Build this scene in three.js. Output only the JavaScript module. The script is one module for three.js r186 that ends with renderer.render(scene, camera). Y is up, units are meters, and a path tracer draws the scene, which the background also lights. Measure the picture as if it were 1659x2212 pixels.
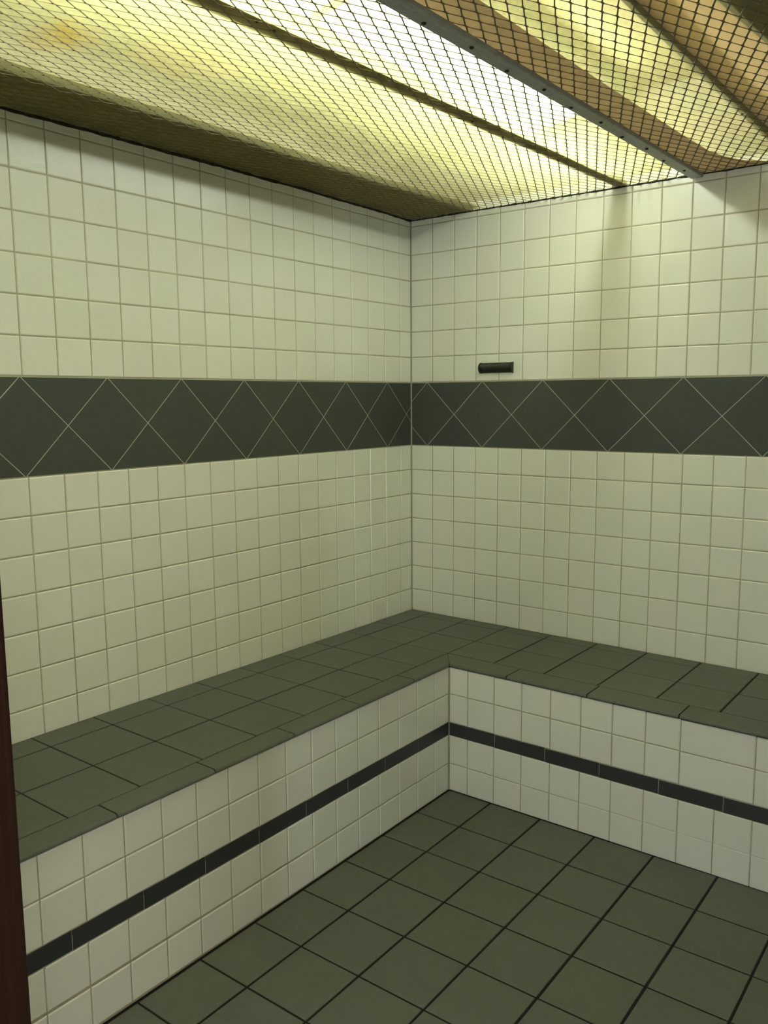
import * as THREE from 'three';
import { mergeGeometries } from 'three/addons/utils/BufferGeometryUtils.js';
import { RectAreaLightUniformsLib } from 'three/addons/lights/RectAreaLightUniformsLib.js';

RectAreaLightUniformsLib.init();
const scene = new THREE.Scene();
const T = 0.111;             // pitch of the wall tiles in metres; the room is measured in tile pitches
const FLOOR = -13.86;        // floor level in tile pitches below the top of the dark band
const P = (x, y, z) => new THREE.Vector3(x * T, (y - FLOOR) * T, z * T);

// ---------------------------------------------------------------- camera, light, exposure
const camera = new THREE.PerspectiveCamera(62.37, 1659 / 2212, 0.05, 30);
camera.position.copy(P(20.119, -0.6086, 28.3086));
camera.rotation.set(-0.13392, 0.65081, -0.00759, 'YXZ');
camera.updateMatrixWorld();

const renderer = new THREE.WebGLRenderer({ antialias: true });
renderer.toneMapping = THREE.LinearToneMapping;
renderer.toneMappingExposure = 1.0;
renderer.shadowMap.enabled = true;

const LAMP = { x: 8.55, y: 8.05, z: [[1.5, 12.3], [12.7, 23.3]], nits: 79, glow: 23, color: new THREE.Color(0.91, 1.0, 0.87) };
const PANE = { nits: 75, color: new THREE.Color(0.82, 0.9, 1.0) };
const PANEL = { nits: 23, color: new THREE.Color(1.0, 0.97, 0.92) };

scene.background = new THREE.Color(0, 0, 0);

// ---------------------------------------------------------------- helpers
let seed = 12345;
const rnd = () => { seed = (seed * 1664525 + 1013904223) >>> 0; return seed / 4294967296; };
const jit = (a) => (rnd() * 2 - 1) * a;
function hash(x, y, s) { let h = (x * 374761393 + y * 668265263 + s * 974634777) | 0; h = Math.imul(h ^ (h >>> 13), 1274126177); return ((h ^ (h >>> 16)) >>> 0) / 4294967296; }
function vnoise(x, y, s, wrap = 0) {
  const xi = Math.floor(x), yi = Math.floor(y), fx = x - xi, fy = y - yi;
  const u = fx * fx * (3 - 2 * fx), v = fy * fy * (3 - 2 * fy);
  const w = (a) => (wrap ? ((a % wrap) + wrap) % wrap : a);
  const a = hash(w(xi), w(yi), s), b = hash(w(xi + 1), w(yi), s), c = hash(w(xi), w(yi + 1), s), d = hash(w(xi + 1), w(yi + 1), s);
  return a + (b - a) * u + (c - a) * v + (a - b - c + d) * u * v;
}
function texture(w, h, fn, srgb = true, rx = 1, ry = 1) {
  const data = new Uint8Array(w * h * 4);
  for (let j = 0; j < h; j++) for (let i = 0; i < w; i++) {
    const c = fn(i / w, j / h, i, j), k = (j * w + i) * 4;
    for (let q = 0; q < 3; q++) data[k + q] = Math.max(0, Math.min(255, Math.round(c[q] * 255)));
    data[k + 3] = 255;
  }
  const t = new THREE.DataTexture(data, w, h);
  t.wrapS = t.wrapT = THREE.RepeatWrapping; t.magFilter = THREE.LinearFilter; t.minFilter = THREE.LinearMipmapLinearFilter; t.generateMipmaps = true;
  if (srgb) t.colorSpace = THREE.SRGBColorSpace;
  t.repeat.set(rx, ry); t.needsUpdate = true;
  return t;
}
const lin = (r, g, b) => new THREE.Color().setRGB(r, g, b);
const toS = (v) => (v <= 0.0031308 ? 12.92 * v : 1.055 * Math.pow(v, 1 / 2.4) - 0.055);
const mat = (o) => new THREE.MeshPhysicalMaterial(o);

function mesh(name, geometry, material, parent) {
  const m = new THREE.Mesh(geometry, material);
  m.name = name; m.castShadow = m.receiveShadow = true;
  (parent || scene).add(m);
  return m;
}
function group(name, data) { const g = new THREE.Group(); g.name = name; g.userData = data; scene.add(g); return g; }
const structure = (name, label, category) => group(name, { kind: 'structure', label, category });

// a box given by two corners in tile pitches, returned in metres
function box(x0, y0, z0, x1, y1, z1) {
  const g = new THREE.BoxGeometry((x1 - x0) * T, (y1 - y0) * T, (z1 - z0) * T);
  const c = P((x0 + x1) / 2, (y0 + y1) / 2, (z0 + z1) / 2);
  g.translate(c.x, c.y, c.z);
  return g;
}
function inset(poly, d) {   // convex counter-clockwise polygon moved inwards
  const n = poly.length, out = [];
  for (let i = 0; i < n; i++) {
    const a = poly[(i + n - 1) % n], b = poly[i], c = poly[(i + 1) % n];
    const e1 = [b[0] - a[0], b[1] - a[1]], e2 = [c[0] - b[0], c[1] - b[1]];
    const l1 = Math.hypot(...e1), l2 = Math.hypot(...e2);
    const n1 = [-e1[1] / l1, e1[0] / l1], n2 = [-e2[1] / l2, e2[0] / l2];
    const k = 1 + n1[0] * n2[0] + n1[1] * n2[1];
    out.push([b[0] + d * (n1[0] + n2[0]) / k, b[1] + d * (n1[1] + n2[1]) / k]);
  }
  return out;
}
function clip(poly, axis, value, keepGreater) {
  const out = [], s = keepGreater ? 1 : -1;
  for (let i = 0; i < poly.length; i++) {
    const a = poly[i], b = poly[(i + 1) % poly.length], da = s * (a[axis] - value), db = s * (b[axis] - value);
    if (da >= 0) out.push(a);
    if ((da >= 0) !== (db >= 0)) { const t = da / (da - db); out.push([a[0] + (b[0] - a[0]) * t, a[1] + (b[1] - a[1]) * t]); }
  }
  return out.filter((p, i) => { const q = out[(i + 1) % out.length]; return Math.hypot(p[0] - q[0], p[1] - q[1]) > 1e-4; });
}
// a flat tile with a softened edge: polygon in the XY plane (tile pitches), standing along +Z from 0 to d
function tileGeometry(poly, d, bevel) {
  const rings = [[poly, 0], [poly, d - bevel], [inset(poly, bevel * 0.45), d - bevel * 0.35], [inset(poly, bevel * 1.25), d]];
  const pos = [], uv = [], n = poly.length;
  const v = (p, z) => { pos.push(p[0] * T, p[1] * T, z * T); uv.push(p[0] * T, p[1] * T); };
  for (let r = 0; r < 3; r++) for (let i = 0; i < n; i++) {
    const [A, za] = rings[r], [B, zb] = rings[r + 1], j = (i + 1) % n;
    v(A[i], za); v(A[j], za); v(B[j], zb); v(A[i], za); v(B[j], zb); v(B[i], zb);
  }
  const [top, zt] = rings[3];
  for (let i = 1; i < n - 1; i++) { v(top[0], zt); v(top[i], zt); v(top[i + 1], zt); }
  const g = new THREE.BufferGeometry();
  g.setAttribute('position', new THREE.Float32BufferAttribute(pos, 3));
  g.setAttribute('uv', new THREE.Float32BufferAttribute(uv, 2));
  g.computeVertexNormals();
  return g;
}
const rectCache = new Map();
function rectTile(w, h, d, bevel) {
  const k = [w, h, d, bevel].map((q) => q.toFixed(3)).join();
  if (!rectCache.has(k)) rectCache.set(k, tileGeometry([[-w / 2, -h / 2], [w / 2, -h / 2], [w / 2, h / 2], [-w / 2, h / 2]], d, bevel));
  return rectCache.get(k);
}

// ---------------------------------------------------------------- materials
const grainBump = texture(256, 256, (u, v, i, j) => { const n = 0.5 + 0.3 * (hash(i, j, 3) - 0.5) + 0.35 * (vnoise(u * 64, v * 64, 5, 64) - 0.5); return [n, n, n]; }, false, 6, 6);
const glazeBump = texture(256, 256, (u, v) => { const n = 0.6 * vnoise(u * 16, v * 16, 7, 16) + 0.4 * vnoise(u * 40, v * 40, 8, 40); return [n, n, n]; }, false, 5, 5);
function speckle(r, g, b, amount, s) {
  return texture(256, 256, (u, v, i, j) => {
    const n = 1 + amount * (0.55 * (hash(i, j, s) - 0.5) + 0.6 * (vnoise(u * 90, v * 90, s + 1, 90) - 0.5) + 0.25 * (vnoise(u * 7, v * 7, s + 2, 7) - 0.5));
    return [toS(r * n), toS(g * n), toS(b * n)];
  }, true, 5, 5);
}
const whites = [[0.83, 0.825, 0.72], [0.815, 0.815, 0.705], [0.84, 0.835, 0.735], [0.825, 0.805, 0.71]].map(([r, g, b]) =>
  mat({ color: lin(r, g, b), roughness: 0.21, specularIntensity: 0.75, bumpMap: glazeBump, bumpScale: 0.00025 }));
const accents = [[0.0710, 0.0781, 0.0639], [0.0753, 0.0824, 0.0653], [0.0667, 0.0753, 0.0639]].map(([r, g, b], i) =>
  mat({ map: speckle(r, g, b, 0.22, 21 + i * 5), roughness: 0.62, specularIntensity: 0.5 }));
const quarries = [[0.1242, 0.1350, 0.1053], [0.1188, 0.1323, 0.1040], [0.1283, 0.1391, 0.1080], [0.1229, 0.1323, 0.0999]].map(([r, g, b], i) =>
  mat({ map: speckle(r, g, b, 0.3, 41 + i * 5), roughness: 0.6, specularIntensity: 0.5, bumpMap: grainBump, bumpScale: 0.0003 }));
const stripeMats = [[0.033, 0.037, 0.036], [0.036, 0.039, 0.037]].map(([r, g, b], i) => mat({ map: speckle(r, g, b, 0.2, 71 + i * 5), roughness: 0.5 }));
const groutLight = mat({ map: texture(256, 256, (u, v) => { const n = 0.75 + 0.35 * vnoise(u * 20, v * 20, 11, 20) + 0.15 * vnoise(u * 80, v * 80, 12, 80); return [toS(0.45 * n), toS(0.40 * n), toS(0.27 * n)]; }, true, 1, 1), roughness: 0.95 });
const groutPale = mat({ color: lin(0.42, 0.41, 0.31), roughness: 0.95 });
const groutDark = mat({ map: texture(256, 256, (u, v) => { const n = 0.6 + 0.8 * vnoise(u * 24, v * 24, 13, 24); return [toS(0.007 * n), toS(0.0065 * n), toS(0.004 * n)]; }, true, 1, 1), roughness: 0.95 });
const plaster = mat({ color: lin(0.68, 0.67, 0.64), roughness: 0.9 });
const pickW = () => whites[Math.floor(rnd() * whites.length)];
const pickQ = () => quarries[Math.floor(rnd() * quarries.length)];
const pickA = () => accents[Math.floor(rnd() * accents.length)];

// ---------------------------------------------------------------- room shell
const X1 = 24, Z1 = 24.18, SLAB = 9.3, CEIL = 6.33, BAND = 2.53, SEAT = -9.40;
const REC = 0.024;           // how far the joints lie behind the tile faces
const GAP = 0.026;           // width of a wall joint
const rowsUp = [0, 1, 2, 3, 4, 5, 6.1, 6.66];
const rowsDown = [-BAND, -BAND - 1, -BAND - 2, -BAND - 3, -BAND - 4, -BAND - 5, -BAND - 6, -BAND - 7.1];

// place a part so that its XY polygon lies on a wall: side 'L' is the plane x = 0 (u runs along +z), 'B' the plane z = 0 (u runs along +x), 'R' the plane x = X1
function onWall(m, side, u, y) {
  const back = REC + 0.03;
  if (side === 'L') { m.position.copy(P(-back, y, u)); m.rotation.y = Math.PI / 2; }
  else if (side === 'R') { m.position.copy(P(X1 + back, y, u)); m.rotation.y = -Math.PI / 2; }
  else m.position.copy(P(u, y, -back));
  return m;
}
const dirOf = { L: -1, B: 1, R: 1 };   // sign that turns u into the local X of the part

function tileWall(wall, side, first, end, peak0, pitch, split) {
  const cols = [0.008];
  for (let u = first; u < end - 0.1; u += 1) cols.push(u);
  cols.push(end);
  const far = [];
  const D = REC + 0.03;
  for (let c = 0; c + 1 < cols.length; c++) for (const rows of [rowsUp, rowsDown]) for (let r = 0; r + 1 < rows.length; r++) {
    const u0 = cols[c], u1 = cols[c + 1], ya = Math.min(rows[r], rows[r + 1]), yb = Math.max(rows[r], rows[r + 1]);
    const w = u1 - u0 - GAP, h = yb - ya - GAP;
    const g = rectTile(w, h, D, 0.024);
    const m = new THREE.Mesh(g, pickW()); m.name = 'tile'; m.castShadow = m.receiveShadow = true;
    onWall(m, side, (u0 + u1) / 2, (ya + yb) / 2);
    m.rotation.x += jit(0.0016); m.rotateY(jit(0.0022));
    if (c < split) wall.add(m);
    else { m.updateMatrix(); far.push(g.clone().applyMatrix4(m.matrix)); }
  }
  if (far.length) { const f = mesh('tile_field', mergeGeometries(far), whites[0], wall); f.userData.kind = 'stuff'; }
  // the dark band of square tiles set on their points, with half tiles above and below
  const s = dirOf[side], h = pitch / 2, near = [], farB = [];
  for (let p = peak0 - pitch; p < end + pitch; p += pitch) {
    near.push([[p, -BAND], [p + h, -BAND / 2], [p, 0], [p - h, -BAND / 2]]);
    near.push([[p + h, -BAND / 2], [p + pitch, 0], [p, 0]]);
    near.push([[p + h, -BAND / 2], [p, -BAND], [p + pitch, -BAND]]);
  }
  for (const poly of near) {
    let q = clip(clip(poly, 0, 0.02, true), 0, end, false);
    q = clip(clip(q, 1, -BAND + 0.008, true), 1, -0.014, false);
    if (q.length < 3) continue;
    const cu = q.reduce((a, b) => a + b[0], 0) / q.length, cy = q.reduce((a, b) => a + b[1], 0) / q.length;
    let loc = q.map((a) => [s * (a[0] - cu), a[1] - cy]);
    let area = 0; for (let i = 0; i < loc.length; i++) { const a = loc[i], b = loc[(i + 1) % loc.length]; area += a[0] * b[1] - b[0] * a[1]; }
    if (Math.abs(area) < 0.01) continue;
    if (area < 0) loc.reverse();
    loc = inset(loc, 0.011);
    const g = tileGeometry(loc, D - 0.006, 0.006);
    if (cu < split) onWall(mesh('accent_tile', g, pickA(), wall), side, cu, cy);
    else { const m = new THREE.Mesh(g); onWall(m, side, cu, cy); m.updateMatrix(); farB.push(g.clone().applyMatrix4(m.matrix)); }
  }
  if (farB.length) { const f = mesh('accent_tile_field', mergeGeometries(farB), accents[0], wall); f.userData.kind = 'stuff'; }
}

const wallLeft = structure('wall_left', 'cream square-tiled wall left of the corner with a dark diamond band', 'wall');
mesh('wall_body', box(-1.4, FLOOR - 0.5, -1.4, -REC, SLAB, Z1 + 1.1), groutLight, wallLeft);
mesh('band_grout', box(-REC, -BAND + 0.004, 0, -0.012, -0.004, Z1), groutPale, wallLeft);
tileWall(wallLeft, 'L', 0.74, Z1, 1.59, 2.537, 21);

const wallBack = structure('wall_back', 'cream square-tiled wall right of the corner carrying the small dark vent', 'wall');
mesh('wall_body', box(-REC, FLOOR - 0.5, -1.4, X1 + 1.4, SLAB, -REC), groutLight, wallBack);
mesh('band_grout', box(0, -BAND + 0.004, -REC, X1, -0.004, -0.012), groutPale, wallBack);
tileWall(wallBack, 'B', 1.03, X1, 0.777, 2.543, 21);

const wallRight = structure('wall_right', 'cream tiled wall closing the room on the far right', 'wall');
mesh('wall_body', box(X1 + REC, FLOOR - 0.5, -REC, X1 + 1.4, SLAB, Z1 + 1.1), groutLight, wallRight);
tileWall(wallRight, 'R', 1.0, Z1, 0.8, 2.54, 0);

const DX0 = 12.16, DX1 = 20.9, HEAD = 4.7;
const wallFront = structure('wall_front', 'plain wall around the doorway in which the camera stands', 'wall');
mesh('wall_body', mergeGeometries([
  box(-REC, FLOOR - 0.5, Z1, DX0 - 0.3, SLAB, Z1 + 1.1), box(DX1 + 0.3, FLOOR - 0.5, Z1, X1 + REC, SLAB, Z1 + 1.1), box(DX0 - 0.3, HEAD + 0.3, Z1, DX1 + 0.3, SLAB, Z1 + 1.1),
]), plaster, wallFront);

// floor: dark joints, square grey-green tiles
const floor = structure('floor', 'grey-green square floor tiles with wide black joints', 'floor');
mesh('floor_bed', box(-0.02, FLOOR - 0.8, -0.02, X1 + 0.02, FLOOR - 0.02, Z1 + 1.1), groutDark, floor);
const FX = [5.29], FZ = [5.27];
for (let i = 0; i < 10; i++) FX.push(6.885 + 1.815 * i);
for (let i = 0; i < 11; i++) FZ.push(7.2 + 1.803 * i);
FX.push(X1); FZ.push(Z1 + 1.1);
for (let i = 0; i + 1 < FX.length; i++) for (let j = 0; j + 1 < FZ.length; j++) {
  const gx = [0.062, 0.074, 0.056][i % 3], gz = [0.058, 0.044, 0.052][j % 3];
  const w = FX[i + 1] - FX[i] - gx, h = FZ[j + 1] - FZ[j] - gz;
  if (w < 0.1 || h < 0.1) continue;
  const m = mesh('floor_tile', rectTile(w, h, 0.1, 0.014), pickQ(), floor);
  m.position.copy(P((FX[i] + FX[i + 1]) / 2, FLOOR - 0.1, (FZ[j] + FZ[j + 1]) / 2));
  m.rotation.x = -Math.PI / 2; m.rotateZ(jit(0.002)); m.rotateX(jit(0.001));
}

// ---------------------------------------------------------------- the L-shaped tiled bench
const bench = group('tiled_bench', { label: 'L-shaped built-in bench with grey-green seat tiles and white tiled front', category: 'bench' });
const tilt = (x, z) => 0.006 * (z - 4) - 0.0065 * (x - 4);   // the seat runs slightly out of level along the walls
const FPX = 5.27, FPZ = 5.28;                                 // front planes of the bench
const ST = 0.085;                                             // thickness of the seat tiles
function benchCore(y0, y1, sub, m, name) {
  const s = new THREE.Shape();
  [[0.004, 0.004], [X1 - 0.004, 0.004], [X1 - 0.004, FPZ - sub], [FPX - sub, FPZ - sub], [FPX - sub, Z1 - 0.004], [0.004, Z1 - 0.004]].forEach(([x, z], i) => (i ? s.lineTo(x * T, -z * T) : s.moveTo(x * T, -z * T)));
  const g = new THREE.ExtrudeGeometry(s, { depth: (y1 - y0) * T, bevelEnabled: false });
  g.rotateX(-Math.PI / 2); g.translate(0, (y0 - FLOOR) * T, 0);
  // follow the seat's fall
  const p = g.attributes.position;
  for (let i = 0; i < p.count; i++) p.setY(i, p.getY(i) + tilt(p.getX(i) / T, p.getZ(i) / T) * T * (p.getY(i) > 0.1 ? 1 : 0));
  g.computeVertexNormals();
  return mesh(name, g, m, bench);
}
benchCore(FLOOR + 0.002, SEAT - 0.16, REC, groutLight, 'bench_core');
benchCore(SEAT - 0.16, SEAT - 0.022, 0.06, groutDark, 'seat_bed');
function seatTile(x0, z0, x1, z1, gx, gz) {
  const w = x1 - x0 - gx, h = z1 - z0 - gz, cx = (x0 + x1) / 2, cz = (z0 + z1) / 2;
  const m = mesh('seat_tile', rectTile(w, h, ST, 0.014), pickQ(), bench);
  m.position.copy(P(cx, SEAT - ST + tilt(cx, cz) + jit(0.004), cz));
  m.rotation.set(-Math.PI / 2 - 0.006, 0.0065, 0);
}
const SX = [0.012, 0.95, 2.78, 4.61], SZ = [0.012, 0.70, 2.53, 4.36];
const SXF = [...SX], SZF = [...SZ];
for (let x = 6.44; x < X1 - 0.3; x += 1.83) SXF.push(x);
for (let z = 6.19; z < Z1 - 0.3; z += 1.83) SZF.push(z);
SXF.push(X1); SZF.push(Z1);
const gapX = (i) => [0.044, 0.06, 0.044, 0.05, 0.062, 0.066][i % 6], gapZ = (j) => [0.034, 0.04, 0.046][j % 3];
for (let i = 0; i + 1 < SXF.length; i++) for (let j = 0; j + 1 < SZF.length; j++) {
  if (i >= 3 && j >= 3) continue;
  seatTile(SXF[i], SZF[j], SXF[i + 1], SZF[j + 1], gapX(i), gapZ(j));
}
// bull-nosed edge tiles; across runs from the back (0) to the front (1) of the strip
function nosing(along, a, b, mitre) {
  const back = along === 'z' ? 4.61 : 4.36, front = (along === 'z' ? FPX : FPZ) + 0.04, R = 0.082;
  const prof = [[back + 0.02, -ST], [back + 0.02, -0.006], [back + 0.028, 0], [front - R, 0]];
  for (let k = 1; k <= 6; k++) { const t = (k / 6) * Math.PI / 2; prof.push([front - R + R * Math.sin(t), -R + R * Math.cos(t)]); }
  prof.push([front - 0.006, -ST - 0.012], [front - 0.06, -ST - 0.012]);
  const other = along === 'z' ? 4.36 : 4.61, otherFront = (along === 'z' ? FPZ : FPX) + 0.04;
  const start = (p) => (mitre ? other + ((p - back) / (front - back)) * (otherFront - other) + 0.012 : a);
  const pos = [], uv = [];
  const pt = (q, e) => (along === 'z' ? [q[0], SEAT + q[1], e] : [e, SEAT + q[1], q[0]]);
  const tri = (...vs) => { for (const [x, y, z] of vs) { const c = P(x, y + tilt(x, z), z); pos.push(c.x, c.y, c.z); uv.push(c.x, c.z + c.y); } };
  const flip = along === 'z';
  const n = prof.length;
  const T3 = (A, B, C) => (flip ? tri(A, C, B) : tri(A, B, C));
  for (let i = 0; i < n; i++) {
    const p = prof[i], q = prof[(i + 1) % n];
    const A = pt(p, start(p[0])), B = pt(q, start(q[0])), C = pt(q, b), D = pt(p, b);
    T3(A, C, B); T3(A, D, C);
  }
  for (let i = 1; i + 1 < n; i++) {
    T3(pt(prof[0], start(prof[0][0])), pt(prof[i], start(prof[i][0])), pt(prof[i + 1], start(prof[i + 1][0])));
    T3(pt(prof[0], b), pt(prof[i + 1], b), pt(prof[i], b));
  }
  const g = new THREE.BufferGeometry();
  g.setAttribute('position', new THREE.Float32BufferAttribute(pos, 3));
  g.setAttribute('uv', new THREE.Float32BufferAttribute(uv, 2));
  g.computeVertexNormals();
  mesh('nosing_tile', g, pickQ(), bench);
}
for (const along of ['z', 'x']) {
  const end = along === 'z' ? Z1 : X1, first = along === 'z' ? 7.34 : 7.44;
  nosing(along, 0, first - 0.022, true);
  for (let a = first; a < end - 0.2; a += 2.735) nosing(along, a + 0.022, Math.min(a + 2.735 - 0.022, end - 0.01), false);
}
// front of the bench: two rows of white tiles, a dark stripe, two rows of white tiles
mesh('stripe_grout', mergeGeometries([box(FPX - 0.03, -11.87, FPZ, FPX - 0.012, -11.49, Z1 - 0.01), box(FPX, -11.87, FPZ - 0.03, X1 - 0.01, -11.49, FPZ - 0.012)]), groutPale, bench);
const frontRows = [[-10.46, -9.525], [-11.455, -10.46], [-12.905, -11.905], [FLOOR + 0.005, -12.905]];
function frontTile(side, u0, u1, y0, y1, name, m, g, bevel, d, lean) {
  const w = u1 - u0 - g, h = y1 - y0 - g, cu = (u0 + u1) / 2;
  const t = mesh(name, rectTile(w, h, d, bevel), m, bench);
  const dy = side === 'L' ? tilt(FPX, cu) : tilt(cu, FPZ);
  const y = (y0 + y1) / 2 + (lean ? dy : dy / 2);
  if (side === 'L') { t.position.copy(P(FPX - REC - 0.03, y, cu)); t.rotation.y = Math.PI / 2; } else t.position.copy(P(cu, y, FPZ - REC - 0.03));
  t.rotateX(jit(0.002)); t.rotateY(jit(0.0025));
}
for (const side of ['L', 'B']) {
  const start = side === 'L' ? FPZ + 0.008 : FPX + 0.008, end = side === 'L' ? Z1 : X1;
  const cols = [start];
  for (let u = side === 'L' ? 6.14 : 5.985; u < end - 0.1; u += 0.997) cols.push(u);
  cols.push(end);
  frontRows.forEach(([y0, y1], r) => {
    for (let c = 0; c + 1 < cols.length; c++) {
      let u1 = cols[c + 1];
      const wide = side === 'B' && r < 2 && Math.abs(cols[c] - 12.96) < 0.2;
      if (wide) { u1 = cols[c + 2]; }
      frontTile(side, cols[c], u1, y0, r === 3 ? y1 : y1, 'front_tile', pickW(), GAP, 0.024, REC + 0.03, r < 3);
      if (wide) c++;
    }
  });
  const sp = side === 'L' ? 1.772 : 1.793;
  const sj = [start]; for (let u = side === 'L' ? 7.06 : 7.02; u < end - 0.2; u += sp) sj.push(u); sj.push(end);
  for (let c = 0; c + 1 < sj.length; c++) frontTile(side, sj[c], sj[c + 1], -11.905, -11.455, 'stripe_tile', stripeMats[c % 2], 0.014, 0.006, REC + 0.024, true);
}

// ---------------------------------------------------------------- ceiling: translucent sheet on expanded metal, lamp and boards above it
const drift = (x0, x1, z) => x0 + (x1 - x0) * (1 - z / 17);     // members run slightly askew to the left wall
const sag = (x, z) => 0.07 * Math.sin(Math.PI * Math.min(z, 17) / 17) * Math.exp(-x / 1.6) + 0.012 * Math.sin(x * 1.7 + z * 0.6) * Math.sin(z * 0.9);
const sheetTex = texture(1536, 1536, (u, v, i, j) => {
  const x = u * X1, z = v * Z1;
  const fib = 0.5 * vnoise(x * 9 + z * 3, z * 5, 31) + 0.5 * vnoise(x * 26, z * 20 + x * 9, 32);
  const blot = vnoise(x * 1.1, z * 1.1, 33) * 0.6 + vnoise(x * 2.7, z * 2.7, 34) * 0.4;
  const n = 0.78 + 0.36 * fib + 0.16 * (blot - 0.5);
  const amber = Math.max(0, 1 - Math.hypot((x - 4.6) / 1.25, (z - 18.2) / 0.75) - 0.5 * (vnoise(x * 4, z * 4, 35) - 0.4));
  const a2 = Math.max(0, vnoise(x * 0.8 + 9, z * 0.5, 36) - 0.6) * 1.2;
  const st = Math.min(1, amber * 1.15 + a2 * 0.4);
  return [toS(0.57 * n * (1 - 0.08 * st)), toS(0.54 * n * (1 - 0.3 * st)), toS(0.26 * n * (1 - 0.75 * st))];
});
const sheetMat = mat({ map: sheetTex, roughness: 0.96, transmission: 0.72, thickness: 0, transparent: true, opacity: 0.61, side: THREE.DoubleSide, specularIntensity: 0.3 });
const ceiling = structure('ceiling', 'backlit yellowed translucent ceiling sheet held up by expanded metal mesh', 'ceiling');
{
  const g = new THREE.PlaneGeometry(1, 1, 60, 64), p = g.attributes.position, uv = g.attributes.uv;
  for (let i = 0; i < p.count; i++) {
    const u = p.getX(i) + 0.5, v = p.getY(i) + 0.5, c = P(0.004 + u * (X1 - 0.008), CEIL + 0.03 + sag(u * X1, v * Z1), 0.004 + v * (Z1 - 0.008));
    p.setXYZ(i, c.x, c.y, c.z); uv.setXY(i, u, v);
  }
  g.computeVertexNormals();
  mesh('translucent_sheet', g, sheetMat, ceiling);
  mesh('slab', box(-1.4, SLAB, -1.4, X1 + 1.4, SLAB + 0.8, Z1 + 1.1), mat({ color: lin(0.37, 0.32, 0.15), roughness: 0.9 }), ceiling);
}
// expanded metal: flat strands between longish bonds
{
  const metal = mat({ color: lin(0.165, 0.135, 0.065), roughness: 0.65, metalness: 0.1 });
  const pos = [];
  const cs = Math.cos(-0.31), sn = Math.sin(-0.31), th = 0.011;      // strands lean a little, as slit and stretched sheet does
  const strip = (x0, z0, x1, z1, w, y) => {
    const c = [[x0, z0, w], [x0, z0, -w], [x1, z1, -w], [x1, z1, w]];
    const lo = c.map(([x, z, q]) => P(x + q * cs, y - th + q * sn + sag(x, z), z)), hi = c.map(([x, z, q]) => P(x + q * cs, y + q * sn + sag(x, z), z));
    const q = (A, B, C, D) => { for (const V of [A, B, C, A, C, D]) pos.push(V.x, V.y, V.z); };
    q(lo[0], lo[1], lo[2], lo[3]); q(hi[3], hi[2], hi[1], hi[0]);
    for (const [i, j] of [[0, 3], [2, 1]]) q(lo[i], lo[j], hi[j], hi[i]);
  };
  const SW = 0.302, LW = 0.702, y = CEIL, B = 0.058;
  const skew = (z) => 0.012 * (z - 12);
  const K = (i, j) => [0.05 + i * SW / 2 + skew(j * LW / 2) * 0.9, j * LW / 2 + 0.1];
  for (let j = 0; j * LW / 2 < Z1 - 0.25; j++) for (let i = -2; i * SW / 2 < X1; i++) {
    if ((i + j) & 1) continue;
    const [x, z] = K(i, j);
    if (x < 0.03 || x > X1 - 0.1 || z < 0.08) continue;
    strip(x, z - B, x, z + B, 0.034, y + 0.002);
    for (const s of [-1, 1]) {
      const [x2, z2] = K(i + s, j + 1);
      if (x2 < 0.03 || x2 > X1 - 0.1 || z2 > Z1 - 0.1) continue;
      strip(x + s * 0.012, z + B * 0.7, x2 - s * 0.012, z2 - B * 0.7, 0.0165, y);
    }
  }
  const g = new THREE.BufferGeometry();
  g.setAttribute('position', new THREE.Float32BufferAttribute(pos, 3));
  g.computeVertexNormals();
  mesh('expanded_metal_mesh', g, metal, ceiling).userData.kind = 'stuff';
}
// flat pieces lying on the sheet: outline in x, z (tile pitches), level, thickness
function flat(name, outline, y, t, m) {
  const s = new THREE.Shape();
  outline.forEach(([x, z], i) => (i ? s.lineTo(x * T, -z * T) : s.moveTo(x * T, -z * T)));
  const g = new THREE.ExtrudeGeometry(s, { depth: t * T, bevelEnabled: false });
  g.rotateX(-Math.PI / 2); g.translate(0, (y - FLOOR) * T, 0);
  return mesh(name, g, m, ceiling);
}
const timber = mat({ map: texture(256, 256, (u, v) => { const n = 0.75 + 0.3 * vnoise(u * 60, v * 6, 51, 60) + 0.2 * vnoise(u * 18, v * 3, 52, 18); return [toS(0.40 * n), toS(0.30 * n), toS(0.13 * n)]; }, true, 1, 1), roughness: 0.85 });
flat('edge_board', [[0.002, 0.002], [3.1, 0.002], [3.0, 3], [2.8, 8], [2.62, 14], [2.5, 18], [2.4, Z1 - 0.01], [0.002, Z1 - 0.01]], CEIL + 0.118, 0.02, timber);
flat('batten', [[8.38, 0.01], [8.83, 0.01], [8.36, 13], [7.95, Z1 - 0.01], [7.5, Z1 - 0.01], [7.93, 13]], CEIL + 0.07, 0.1, timber);
flat('batten', [[13.73, 0.01], [14.2, 0.01], [14.02, 8], [13.98, Z1 - 0.01], [13.74, Z1 - 0.01]], CEIL + 0.07, 0.1, timber);
const brownPaper = mat({ transmission: 0.14, thickness: 0, side: THREE.DoubleSide, map: texture(256, 256, (u, v) => { const n = 0.85 + 0.2 * vnoise(u * 14, v * 50, 55, 50) + 0.12 * vnoise(u * 5, v * 5, 56, 5); return [toS(0.60 * n), toS(0.43 * n), toS(0.235 * n)]; }, true, 1, 1), roughness: 0.98 });
const tanPaper = mat({ transmission: 0.97, thickness: 0, side: THREE.DoubleSide, roughness: 0.98, color: lin(0.92, 0.7, 0.45) });
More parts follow.
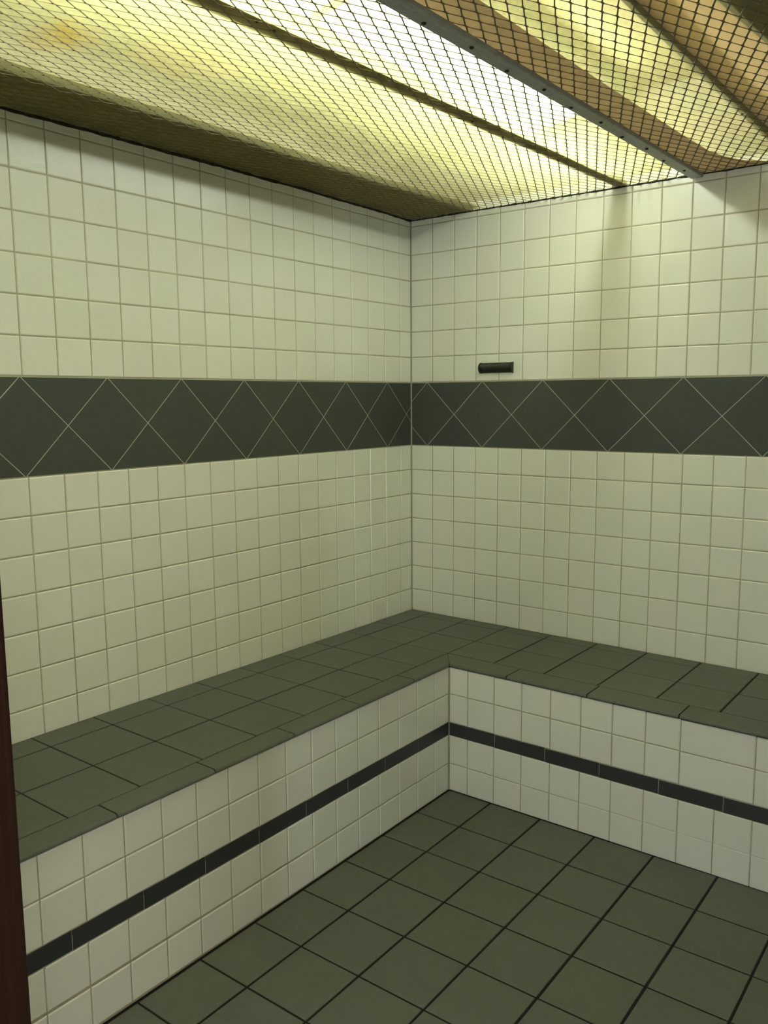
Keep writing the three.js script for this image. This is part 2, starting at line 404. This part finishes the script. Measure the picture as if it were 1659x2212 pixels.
function paper(outline, m) {
  const s = new THREE.Shape();
  outline.forEach(([x, z], i) => (i ? s.lineTo(x * T, -z * T) : s.moveTo(x * T, -z * T)));
  const g = new THREE.ShapeGeometry(s); g.rotateX(-Math.PI / 2); g.translate(0, (CEIL + 0.011 - FLOOR) * T, 0);
  mesh('brown_paper', g, m, ceiling);
}
paper([[11.1, 0.02], [13.7, 0.02], [13.2, 0.25], [12.75, 0.75], [12.4, 1.5], [12.2, 2.5], [12.08, 5], [11.95, 9], [11.82, 14.5], [11.75, Z1 - 0.02], [10.75, Z1 - 0.02]], brownPaper);
paper([[14.1, 0.02], [15.6, 0.02], [15.4, 9], [15.1, 12], [15.0, Z1 - 0.02], [13.9, Z1 - 0.02]], tanPaper);
flat('edge_board', [[15.6, 0.01], [18.6, 0.01], [18.2, Z1 - 0.01], [14.9, Z1 - 0.01], [15.08, 12], [15.35, 9]], CEIL + 0.06, 0.03, timber);

// dark uneven joint between the sheet and the wall tiles
function bead(name, label, along) {
  const pos = [], N = 160, len = along === 'z' ? Z1 : X1, ring = 5, pts = [];
  for (let i = 0; i <= N; i++) {
    const e = 0.012 + (len - 0.024) * (i / N), r = along === 'z' ? 0.026 + 0.022 * vnoise(i * 0.9, 3, 61) : 0.018 + 0.016 * vnoise(i * 0.9, 3, 62);
    const cy = CEIL - 0.005 + (along === 'z' ? sag(0.05, e) : sag(e, 0.05)) + 0.014 * (vnoise(i * 0.5, 7, 63) - 0.5);
    const loop = [];
    for (let k = 0; k < ring; k++) { const a = -Math.PI / 2 + (k / (ring - 1)) * Math.PI; const off = 0.003 + r * Math.cos(a), yy = cy + r * 1.15 * Math.sin(a); loop.push(along === 'z' ? P(off, yy, e) : P(e, yy, off)); }
    pts.push(loop);
  }
  for (let i = 0; i < N; i++) for (let k = 0; k + 1 < ring; k++) {
    const [A, B, C, D] = [pts[i][k], pts[i + 1][k], pts[i + 1][k + 1], pts[i][k + 1]];
    for (const V of along === 'z' ? [A, C, B, A, D, C] : [A, B, C, A, C, D]) pos.push(V.x, V.y, V.z);
  }
  const g = new THREE.BufferGeometry();
  g.setAttribute('position', new THREE.Float32BufferAttribute(pos, 3)); g.computeVertexNormals();
  const m = mesh(name, g, mat({ color: lin(0.02, 0.019, 0.01), roughness: 0.9 }));
  m.userData = { kind: 'structure', label, category: 'joint' };
}
bead('trim_1', 'dark ragged joint where the ceiling sheet meets the left wall', 'z');
bead('trim_2', 'dark ragged joint where the ceiling sheet meets the wall with the vent', 'x');

{
  const g = new THREE.CylinderGeometry(0.02 * T, 0.02 * T, (CEIL - SEAT - 0.1) * T, 8);
  const m = mesh('trim_3', g, groutPale); m.position.copy(P(0.004, (CEIL + SEAT) / 2, 0.004));
  m.userData = { kind: 'structure', label: 'pale caulk line down the inner corner of the tiled walls', category: 'joint' };
}

// grey bar screwed up under the mesh
{
  const bar = group('ceiling_bar', { label: 'long grey painted metal bar screwed under the ceiling mesh', category: 'bar' });
  const a = [11.16, 0.09], b = [10.53, Z1 - 0.05];
  const len = Math.hypot(b[0] - a[0], b[1] - a[1]), yaw = Math.atan2(b[0] - a[0], b[1] - a[1]);
  bar.position.copy(P(a[0], CEIL - 0.02, a[1])); bar.rotation.y = yaw;
  const s = new THREE.Shape(), w = 0.19 * T, h = 0.11 * T, r = 0.035 * T;
  s.moveTo(-w, 0); s.lineTo(-w, -h + r); s.quadraticCurveTo(-w, -h, -w + r, -h); s.lineTo(w - r, -h); s.quadraticCurveTo(w, -h, w, -h + r); s.lineTo(w, 0); s.closePath();
  const g = new THREE.ExtrudeGeometry(s, { depth: len * T, bevelEnabled: false, curveSegments: 3 });
  const paint = mat({ map: texture(256, 256, (u, v) => { const n = 0.85 + 0.3 * vnoise(u * 40, v * 12, 81, 40); return [toS(0.30 * n), toS(0.31 * n), toS(0.28 * n)]; }, true, 8, 8), roughness: 0.5 });
  mesh('bar', g, paint, bar);
  const head = new THREE.LatheGeometry([[0, -0.004], [0.0028, -0.0036], [0.0046, -0.0022], [0.0052, 0]].map(([x, y]) => new THREE.Vector2(x, y)), 12);
  const rust = mat({ color: lin(0.03, 0.024, 0.016), roughness: 0.7, metalness: 0.4 });
  for (let z = 1.2; z < len - 0.4; z += 1.485) {
    const k = mesh('screw', head, rust, bar);
    k.position.set((Math.round((z - 1.2) / 1.485) % 2 ? -0.06 : 0.02) * T, -h, z * T);
  }
}
// nails holding the mesh to the battens
{
  const g = new THREE.LatheGeometry([[0, -0.0022], [0.002, -0.002], [0.0034, -0.001], [0.0036, 0.0005]].map(([x, y]) => new THREE.Vector2(x, y)), 10);
  const m = mat({ color: lin(0.02, 0.016, 0.01), roughness: 0.7 });
  for (const [x, z] of [[8.157, 16.37], [8.138, 15.9], [8.297, 8.97], [8.255, 7.33], [8.419, 4.33], [13.847, 5.26]]) mesh('nail', g, m, ceiling).position.copy(P(x, CEIL - 0.014, z));
}
// ---------------------------------------------------------------- the two tube lamps above the sheet, end to end
LAMP.z.forEach(([z0, z1], n) => {
  const lamp = group(n ? 'tube_lamp_001' : 'tube_lamp', { label: n ? 'bare tube lamp above the ceiling sheet, nearer the doorway' : 'bare tube lamp above the ceiling sheet, shining white beside the grey bar', category: 'lamp', group: 'tube lamps above the ceiling sheet' });
  const cz = (z0 + z1) / 2, len = (z1 - z0) * T, top = (SLAB - LAMP.y) * T, r = 0.013;
  lamp.position.copy(P(LAMP.x, LAMP.y, cz));
  const white = mat({ color: lin(0.8, 0.8, 0.78), roughness: 0.5 });
  const s = new THREE.Shape();
  [[-0.03, top], [-0.03, 0.058], [-0.262, 0.022], [-0.27, 0.004], [-0.265, 0.004], [-0.258, 0.015], [-0.03, 0.05], [-0.018, 0.036], [0.018, 0.036], [0.03, 0.05], [0.044, 0.05], [0.044, 0.058], [0.03, 0.058], [0.03, top]].forEach(([x, y], i) => (i ? s.lineTo(x, y) : s.moveTo(x, y)));
  const g = new THREE.ExtrudeGeometry(s, { depth: len, bevelEnabled: false }); g.translate(0, 0, -len / 2);
  mesh('reflector', g, white, lamp);
  const c = new THREE.CylinderGeometry(r, r, len * 0.97, 16); c.rotateX(Math.PI / 2);
  mesh('tube', c, mat({ color: lin(0.9, 0.9, 0.85), emissive: LAMP.color, emissiveIntensity: LAMP.glow, roughness: 0.4 }), lamp);
  for (const e of [-1, 1]) mesh('socket', new THREE.BoxGeometry(0.026, 0.056, 0.012).translate(0, 0.012, e * len * 0.493), white, lamp);
  for (const [dx, dy] of [[1, -0.8], [-1, -0.8], [1, 0.9], [-1, 0.9]]) {
    const l = new THREE.RectAreaLight(LAMP.color, LAMP.nits, len * 0.96, 2 * r);
    l.name = 'tube_light'; scene.add(l);
    const d = new THREE.Vector3(dx, dy, 0).normalize();
    l.position.copy(P(LAMP.x, LAMP.y, cz)).addScaledVector(d, r + 0.003);
    l.up.copy(new THREE.Vector3(-d.y, d.x, 0));
    l.lookAt(l.position.clone().add(d));
  }
});

// ---------------------------------------------------------------- small half-round vent on the wall above the band
{
  const v = group('vent_cover', { label: 'small dark ribbed half-round vent cover on the wall tiles above the dark band', category: 'vent' });
  v.position.copy(P(3.97, 0.49, 0));
  const bronze = mat({ color: lin(0.038, 0.034, 0.022), roughness: 0.36, metalness: 0.5 });
  const R = 0.185 * T, L = 1.36 * T, seg = 12;
  // ribbed shell
  const ribs = 24, prof = [];
  for (let i = 0; i <= ribs * 2; i++) prof.push([-L / 2 + (L * i) / (ribs * 2), R * (i % 2 ? 1 : 0.87)]);
  const pos = [];
  const at = (i, k) => { const a = -Math.PI / 2 + (k / seg) * Math.PI; return [prof[i][0], prof[i][1] * Math.sin(a), 0.001 + prof[i][1] * Math.cos(a)]; };
  for (let i = 0; i + 1 < prof.length; i++) for (let k = 0; k < seg; k++) for (const [a, b] of [[i, k], [i + 1, k], [i + 1, k + 1], [i, k], [i + 1, k + 1], [i, k + 1]]) pos.push(...at(a, b));
  const g = new THREE.BufferGeometry(); g.setAttribute('position', new THREE.Float32BufferAttribute(pos, 3)); g.computeVertexNormals();
  mesh('ribbed_shell', g, bronze, v);
  for (const s of [-1, 1]) {
    const sh = new THREE.Shape(); sh.absarc(0, 0, R * 1.06, -Math.PI / 2, Math.PI / 2, false); sh.closePath();
    const c = new THREE.ExtrudeGeometry(sh, { depth: 0.005, bevelEnabled: true, bevelSize: 0.0008, bevelThickness: 0.0008, bevelSegments: 1, curveSegments: 14 });
    c.rotateY(-Math.PI / 2); c.translate(s * L / 2 + 0.0025, 0, 0.002);
    mesh('end_cap', c, bronze, v);
  }
  mesh('back_plate', new THREE.BoxGeometry(L * 1.02, R * 2.05, 0.002).translate(0, 0, 0.001), bronze, v);
}

// ---------------------------------------------------------------- door frame beside the camera
const wood = mat({ map: texture(256, 512, (u, v) => { const n = 0.6 + 0.5 * vnoise(u * 48, v * 5, 91, 48) + 0.35 * vnoise(u * 12 + 3 * vnoise(u * 3, v * 3, 93, 3), v * 4, 92, 12); return [toS(0.021 * n), toS(0.008 * n), toS(0.003 * n)]; }, true, 3, 1), roughness: 0.8, specularIntensity: 0.3 });
{
  const d = structure('door_1', 'dark brown wooden door frame at the left edge beside the camera', 'door frame');
  const z0 = Z1 - 0.08, z1 = Z1 + 1.18;
  mesh('jamb', box(DX0 - 0.3, FLOOR, z0, DX0, HEAD, z1), wood, d);
  mesh('jamb', box(DX1, FLOOR, z0, DX1 + 0.3, HEAD, z1), wood, d);
  mesh('head', box(DX0 - 0.3, HEAD, z0, DX1 + 0.3, HEAD + 0.3, z1), wood, d);
  mesh('door_stop', box(DX0, FLOOR, z0 + 0.6, DX0 + 0.11, HEAD, z0 + 0.98), wood, d);
  mesh('door_stop', box(DX1 - 0.11, FLOOR, z0 + 0.6, DX1, HEAD, z0 + 0.98), wood, d);
}

// ---------------------------------------------------------------- the passage behind the camera, with the daylit pane the glaze mirrors
{
  const ZA = Z1 + 1.1, ZB = 43, XA = 8, XB = 40, HC = 8.5;
  const f = structure('floor_passage', 'plain floor of the passage behind the doorway', 'floor');
  mesh('slab', box(XA, FLOOR - 0.8, ZA, XB, FLOOR, ZB), mat({ color: lin(0.2, 0.19, 0.17), roughness: 0.7 }), f);
  const c = structure('ceiling_passage', 'plain ceiling of the passage behind the doorway', 'ceiling');
  mesh('slab', box(XA - 1, HC, ZA, XB + 1, HC + 0.8, ZB + 1), plaster, c);
  const w = structure('wall_passage', 'plain walls of the passage behind the doorway', 'wall');
  const px0 = 23.5, px1 = 25.5, py0 = -10.2, py1 = -6.8;
  mesh('wall_body', mergeGeometries([
    box(XA - 1, FLOOR - 0.8, ZA, XA, HC, ZB), box(XB, FLOOR - 0.8, ZA, XB + 1, HC, ZB), box(X1 + 1.4, FLOOR - 0.8, ZA - 1, XB + 1, HC, ZA),
    box(XA - 1, FLOOR - 0.8, ZB, px0, HC, ZB + 1), box(px1, FLOOR - 0.8, ZB, XB + 1, HC, ZB + 1), box(px0, py1, ZB, px1, HC, ZB + 1), box(px0, FLOOR - 0.8, ZB, px1, py0, ZB + 1),
  ]), plaster, w);
  {
    const cx = 33, k = group('panel_lamp', { label: 'flat rectangular panel lamp on the passage ceiling', category: 'lamp' });
    k.position.copy(P(cx, HC, 34));
    mesh('frame', new THREE.BoxGeometry(1.24, 0.03, 0.64).translate(0, -0.015, 0), plaster, k);
    mesh('diffuser', new THREE.BoxGeometry(1.2, 0.004, 0.6).translate(0, -0.032, 0), mat({ color: lin(0.8, 0.8, 0.8), emissive: PANEL.color, emissiveIntensity: 3, roughness: 0.5 }), k);
    const l = new THREE.RectAreaLight(PANEL.color, PANEL.nits, 1.2, 0.6);
    l.name = 'panel_light'; scene.add(l);
    l.position.copy(P(cx, HC, 34)); l.position.y -= 0.04; l.lookAt(l.position.x, 0, l.position.z + 0.0001);
  }
  const win = structure('window_1', 'daylit pane in the passage wall behind the camera', 'window');
  mesh('pane', box(px0, py0, ZB + 0.6, px1, py1, ZB + 0.65), mat({ color: lin(0.7, 0.8, 0.9), emissive: PANE.color, emissiveIntensity: PANE.nits, roughness: 0.3 }), win);
  mesh('frame', mergeGeometries([box(px0, py0, ZB + 0.3, px0 + 0.25, py1, ZB + 0.6), box(px1 - 0.25, py0, ZB + 0.3, px1, py1, ZB + 0.6), box(px0, py0, ZB + 0.3, px1, py0 + 0.25, ZB + 0.6), box(px0, py1 - 0.25, ZB + 0.3, px1, py1, ZB + 0.6)]), mat({ color: lin(0.5, 0.5, 0.48), roughness: 0.6 }), win);
  const l = new THREE.RectAreaLight(PANE.color, PANE.nits, (px1 - px0 - 0.5) * T, (py1 - py0 - 0.5) * T);
  l.name = 'daylight';
  scene.add(l);
  l.position.copy(P((px0 + px1) / 2, (py0 + py1) / 2, ZB + 0.55));
  l.lookAt(l.position.x, l.position.y, 0);
}

scene.traverse((o) => { if (o.isMesh) { o.castShadow = o.receiveShadow = true; } });
renderer.render(scene, camera);
